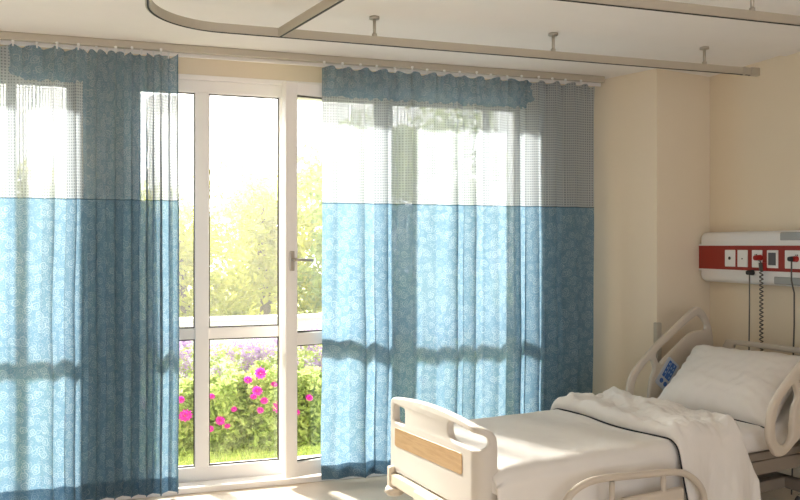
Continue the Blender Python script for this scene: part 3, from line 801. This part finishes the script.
def tree(x, y, h, rad, m, label, n=3600, size=.13, low=.3):
    rg = random.Random(int(x*100)+int(y*37))
    t = thing('tree', label, 'tree', (x, y, GZ), group='trees beyond the garden wall')
    bm = bmesh.new(); tube(bm, [(0, 0, 0), (.04, .02, h*.3), (-.03, 0, h*.6), (0, 0, h*.85)], lambda q: .10*(1-.7*q), 8); from_bm('trunk', bm, M['bark'], t, True)
    blobs = []
    for _ in range(16):
        a = rg.uniform(0, 6.28); rr = rad*rg.uniform(.1, .75); zz = rg.uniform(low, h*.88)
        blobs.append((rr*math.cos(a), rr*math.sin(a), zz, rad*rg.uniform(.3, .5)))
    blobs.append((0, 0, h-rad*.4, rad*.4))
    def pos(r_):
        bx, by, bz, br = r_.choice(blobs)
        d = Vector((r_.gauss(0, 1), r_.gauss(0, 1), r_.gauss(0, 1))).normalized()*br*r_.uniform(.55, 1.05)
        return (bx+d.x, by+d.y, max(.05, bz+d.z*.8))
    leaf_obj('foliage', n, pos, size, rg, m, t)
    return t
TR = [(-1.6, 11.6, 2.6, 1.3, 'leaf_y', 'yellow-green tree farthest left beyond the white garden wall'),
      (.35, 11.2, 2.25, 1.2, 'leaf_y', 'low yellow-green tree seen through the narrow left pane'),
      (1.5, 11.4, 2.5, 1.1, 'leaf_y', 'yellow-green tree seen through the wide middle pane'),
      (2.6, 11.0, 2.9, 1.1, 'leaf_g', 'green tree seen just left of the balcony door edge'),
      (3.35, 12.4, 3.9, 1.3, 'leaf_g', 'tall green tree seen through the balcony door glass'),
      (4.9, 12.0, 4.3, 1.5, 'leaf_g', 'tallest green tree, seen dimly through the net of the wide curtain'),
      (6.9, 12.3, 3.6, 1.5, 'leaf_g', 'green tree farthest right beyond the garden wall'),
      (-.6, 13.4, 2.7, 1.3, 'leaf_y', 'rear yellow-green tree behind the narrow left pane'),
      (2.0, 14.2, 3.0, 1.4, 'leaf_y', 'rear yellow-green tree behind the wide middle pane')]
for x, y, h, r, m, lab in TR: tree(x, y, h, r, M[m], lab)
# flowering bushes
def flower_mesh():
    bm = bmesh.new()
    for ring, (n, rr, tilt, ln) in enumerate(((11, .004, 8, .034), (9, .003, 35, .028), (6, .002, 62, .020))):
        for k in range(n):
            a = 2*math.pi*k/n+ring*.3; c = Vector((math.cos(a), math.sin(a), 0)); s = Vector((-c.y, c.x, 0)); tl = R(tilt)
            d = c*math.cos(tl)+Vector((0, 0, 1))*math.sin(tl)
            p = c*rr; q = p+d*ln*.6; e_ = p+d*ln
            v = [bm.verts.new(x) for x in (p, q+s*.009, e_, q-s*.009)]; bm.faces.new(v)
    me = bpy.data.meshes.new('flower'); bm.to_mesh(me); bm.free(); me.materials.append(M['magenta']); return me
FM = flower_mesh()
def bush(x, y, h, rx, ry, label, fl, n=3200):
    rg = random.Random(int(x*91)+7)
    t = thing('flower_bush', label, 'flowering bush', (x, y, GZ), group='magenta flowering bushes on the lawn edge')
    def pos(r_):
        a = r_.uniform(0, 6.28); q = r_.uniform(.35, 1)**.6; z = r_.uniform(.02, 1)
        k = math.sqrt(max(0, 1-(z*.85)**3))*(1+.25*nz(x+math.cos(a)*1.5, z*2.5, y+math.sin(a)*1.5))
        return (rx*q*k*math.cos(a), ry*q*k*math.sin(a), h*z*(1+.2*nz(x*3+a, 2)))
    leaf_obj('foliage', n, pos, .062, rg, M['leaf_b'], t)
    for fx, fz, s in fl:
        o = bpy.data.objects.new('flower', FM); COL.objects.link(o); o.parent = t
        k = math.sqrt(max(0, 1-(fz/h*.8)**3)); 
        o.location = (fx, -ry*k-.02, fz); o.rotation_euler = (R(rg.uniform(35, 75)), R(rg.uniform(-20, 20)), 0); o.scale = (s, s, s)
bush(-.75, 6.35, .54, .42, .30, 'leftmost magenta flowering bush, seen behind the dark gathered curtain', [(-.1, .4, 1.2), (.15, .3, 1)])
bush(.02, 6.20, .52, .38, .30, 'magenta flowering bush seen through the narrow left pane', [(.19, .305, 1.5), (-.1, .4, 1.0), (-.2, .25, .9), (.16, .42, .8)])
bush(.47, 6.20, .52, .30, .30, 'magenta flowering bush at the left of the wide middle pane', [(-.07, .431, .8), (-.01, .253, 1.1), (-.08, .20, .7), (.04, .21, .7), (.09, .33, .7)])
bush(.86, 6.16, .58, .30, .30, 'magenta flowering bush at the right of the wide middle pane', [(-.195, .542, 1.0), (-.10, .585, 1.35), (-.13, .461, 1.2), (.03, .335, 1.5), (-.08, .387, .9), (-.16, .42, .8), (.0, .50, .8), (-.11, .32, .8)])
bush(1.33, 6.20, .54, .34, .30, 'magenta flowering bush behind the balcony door glass', [(-.2, .38, .9), (.1, .45, 1.0), (-.3, .28, .8)])
bush(2.0, 6.30, .56, .44, .30, 'second magenta flowering bush from the right, behind the wide curtain', [(-.2, .4, 1.0), (.1, .45, 1.1)])
bush(2.85, 6.40, .56, .44, .30, 'rightmost magenta flowering bush, behind the wide curtain', [(-.1, .4, 1.2), (.15, .3, 1)])
def lilac(x, y, h, r, label):
    rg = random.Random(int(x*77)+3)
    t = thing('lilac_shrub', label, 'flowering shrub', (x, y, GZ), group='lilac flowering shrubs before the garden wall')
    def pos(r_):
        a = r_.uniform(0, 6.28); q = r_.uniform(.2, 1); z = r_.uniform(.03, .92)
        return (r*q*math.cos(a), .6*r*q*math.sin(a), h*z)
    leaf_obj('foliage', 1100, pos, .06, rg, M['leaf_b'], t)
    for k in range(44):
        a = rg.uniform(0, 6.28); cx, cyy, cz = r*rg.uniform(.1, .95)*math.cos(a), -abs(.6*r*math.sin(a)), h*rg.uniform(.45, 1.12)
        leaf_obj('blossom', 34, lambda r_: (cx+r_.gauss(0, .022), cyy+r_.gauss(0, .02), cz+r_.gauss(0, .032)), .03, rg, M['lilac'], t)
for i, (x, lab) in enumerate(((-.5, 'lilac flowering shrub farthest left, behind the gathered curtain'), (.25, 'lilac flowering shrub behind the narrow left pane'),
                              (.85, 'lilac flowering shrub at the left of the wide middle pane'), (1.42, 'lilac flowering shrub at the right of the wide middle pane'),
                              (2.05, 'lilac flowering shrub behind the balcony door glass'), (2.75, 'lilac flowering shrub farthest right, behind the wide curtain'))):
    lilac(x, 7.35+.1*(i % 2), .68, .36, lab)
# grass blades
vs_ = []; fs = []; rg = random.Random(9)
for _ in range(16000):
    x = rg.uniform(-1.2, 3.2); y = rg.uniform(5.1, 6.6); h = rg.uniform(.02, .055); a = rg.uniform(0, 3.14); dx_, dy_ = .004*math.cos(a), .004*math.sin(a)
    lx, ly = rg.gauss(0, .012), rg.gauss(0, .012); b = len(vs_)
    vs_ += [(x-dx_, y-dy_, GZ), (x+dx_, y+dy_, GZ), (x+lx, y+ly, GZ+h)]; fs.append((b, b+1, b+2))
me = bpy.data.meshes.new('grass'); me.from_pydata(vs_, [], fs); me.update()
o = link('grass', me, M['grass']); tag(o, 'short bright grass growing along the flower bed', 'grass', kind='stuff')

# ------------------------------------------------------------------ haze volume added to imitate the warm bloom at the window
hm = bpy.data.materials.new('bloom_haze'); hm.use_nodes = True; t_ = hm.node_tree; t_.nodes.clear()
o_ = N(t_, 'ShaderNodeOutputMaterial'); v_ = N(t_, 'ShaderNodeVolumeScatter', ins={'Density': .034, 'Anisotropy': .6}); v_.inputs['Color'].default_value = (1, .94, .76, 1)
t_.links.new(v_.outputs[0], o_.inputs['Volume'])
bm = bmesh.new(); add_box(bm, -9, 14, 5.8, 24, GZ+.02, 9); o = from_bm('bloom_haze', bm, hm)
tag(o, 'added haze volume giving the garden a warm bloom', 'haze', kind='stuff')
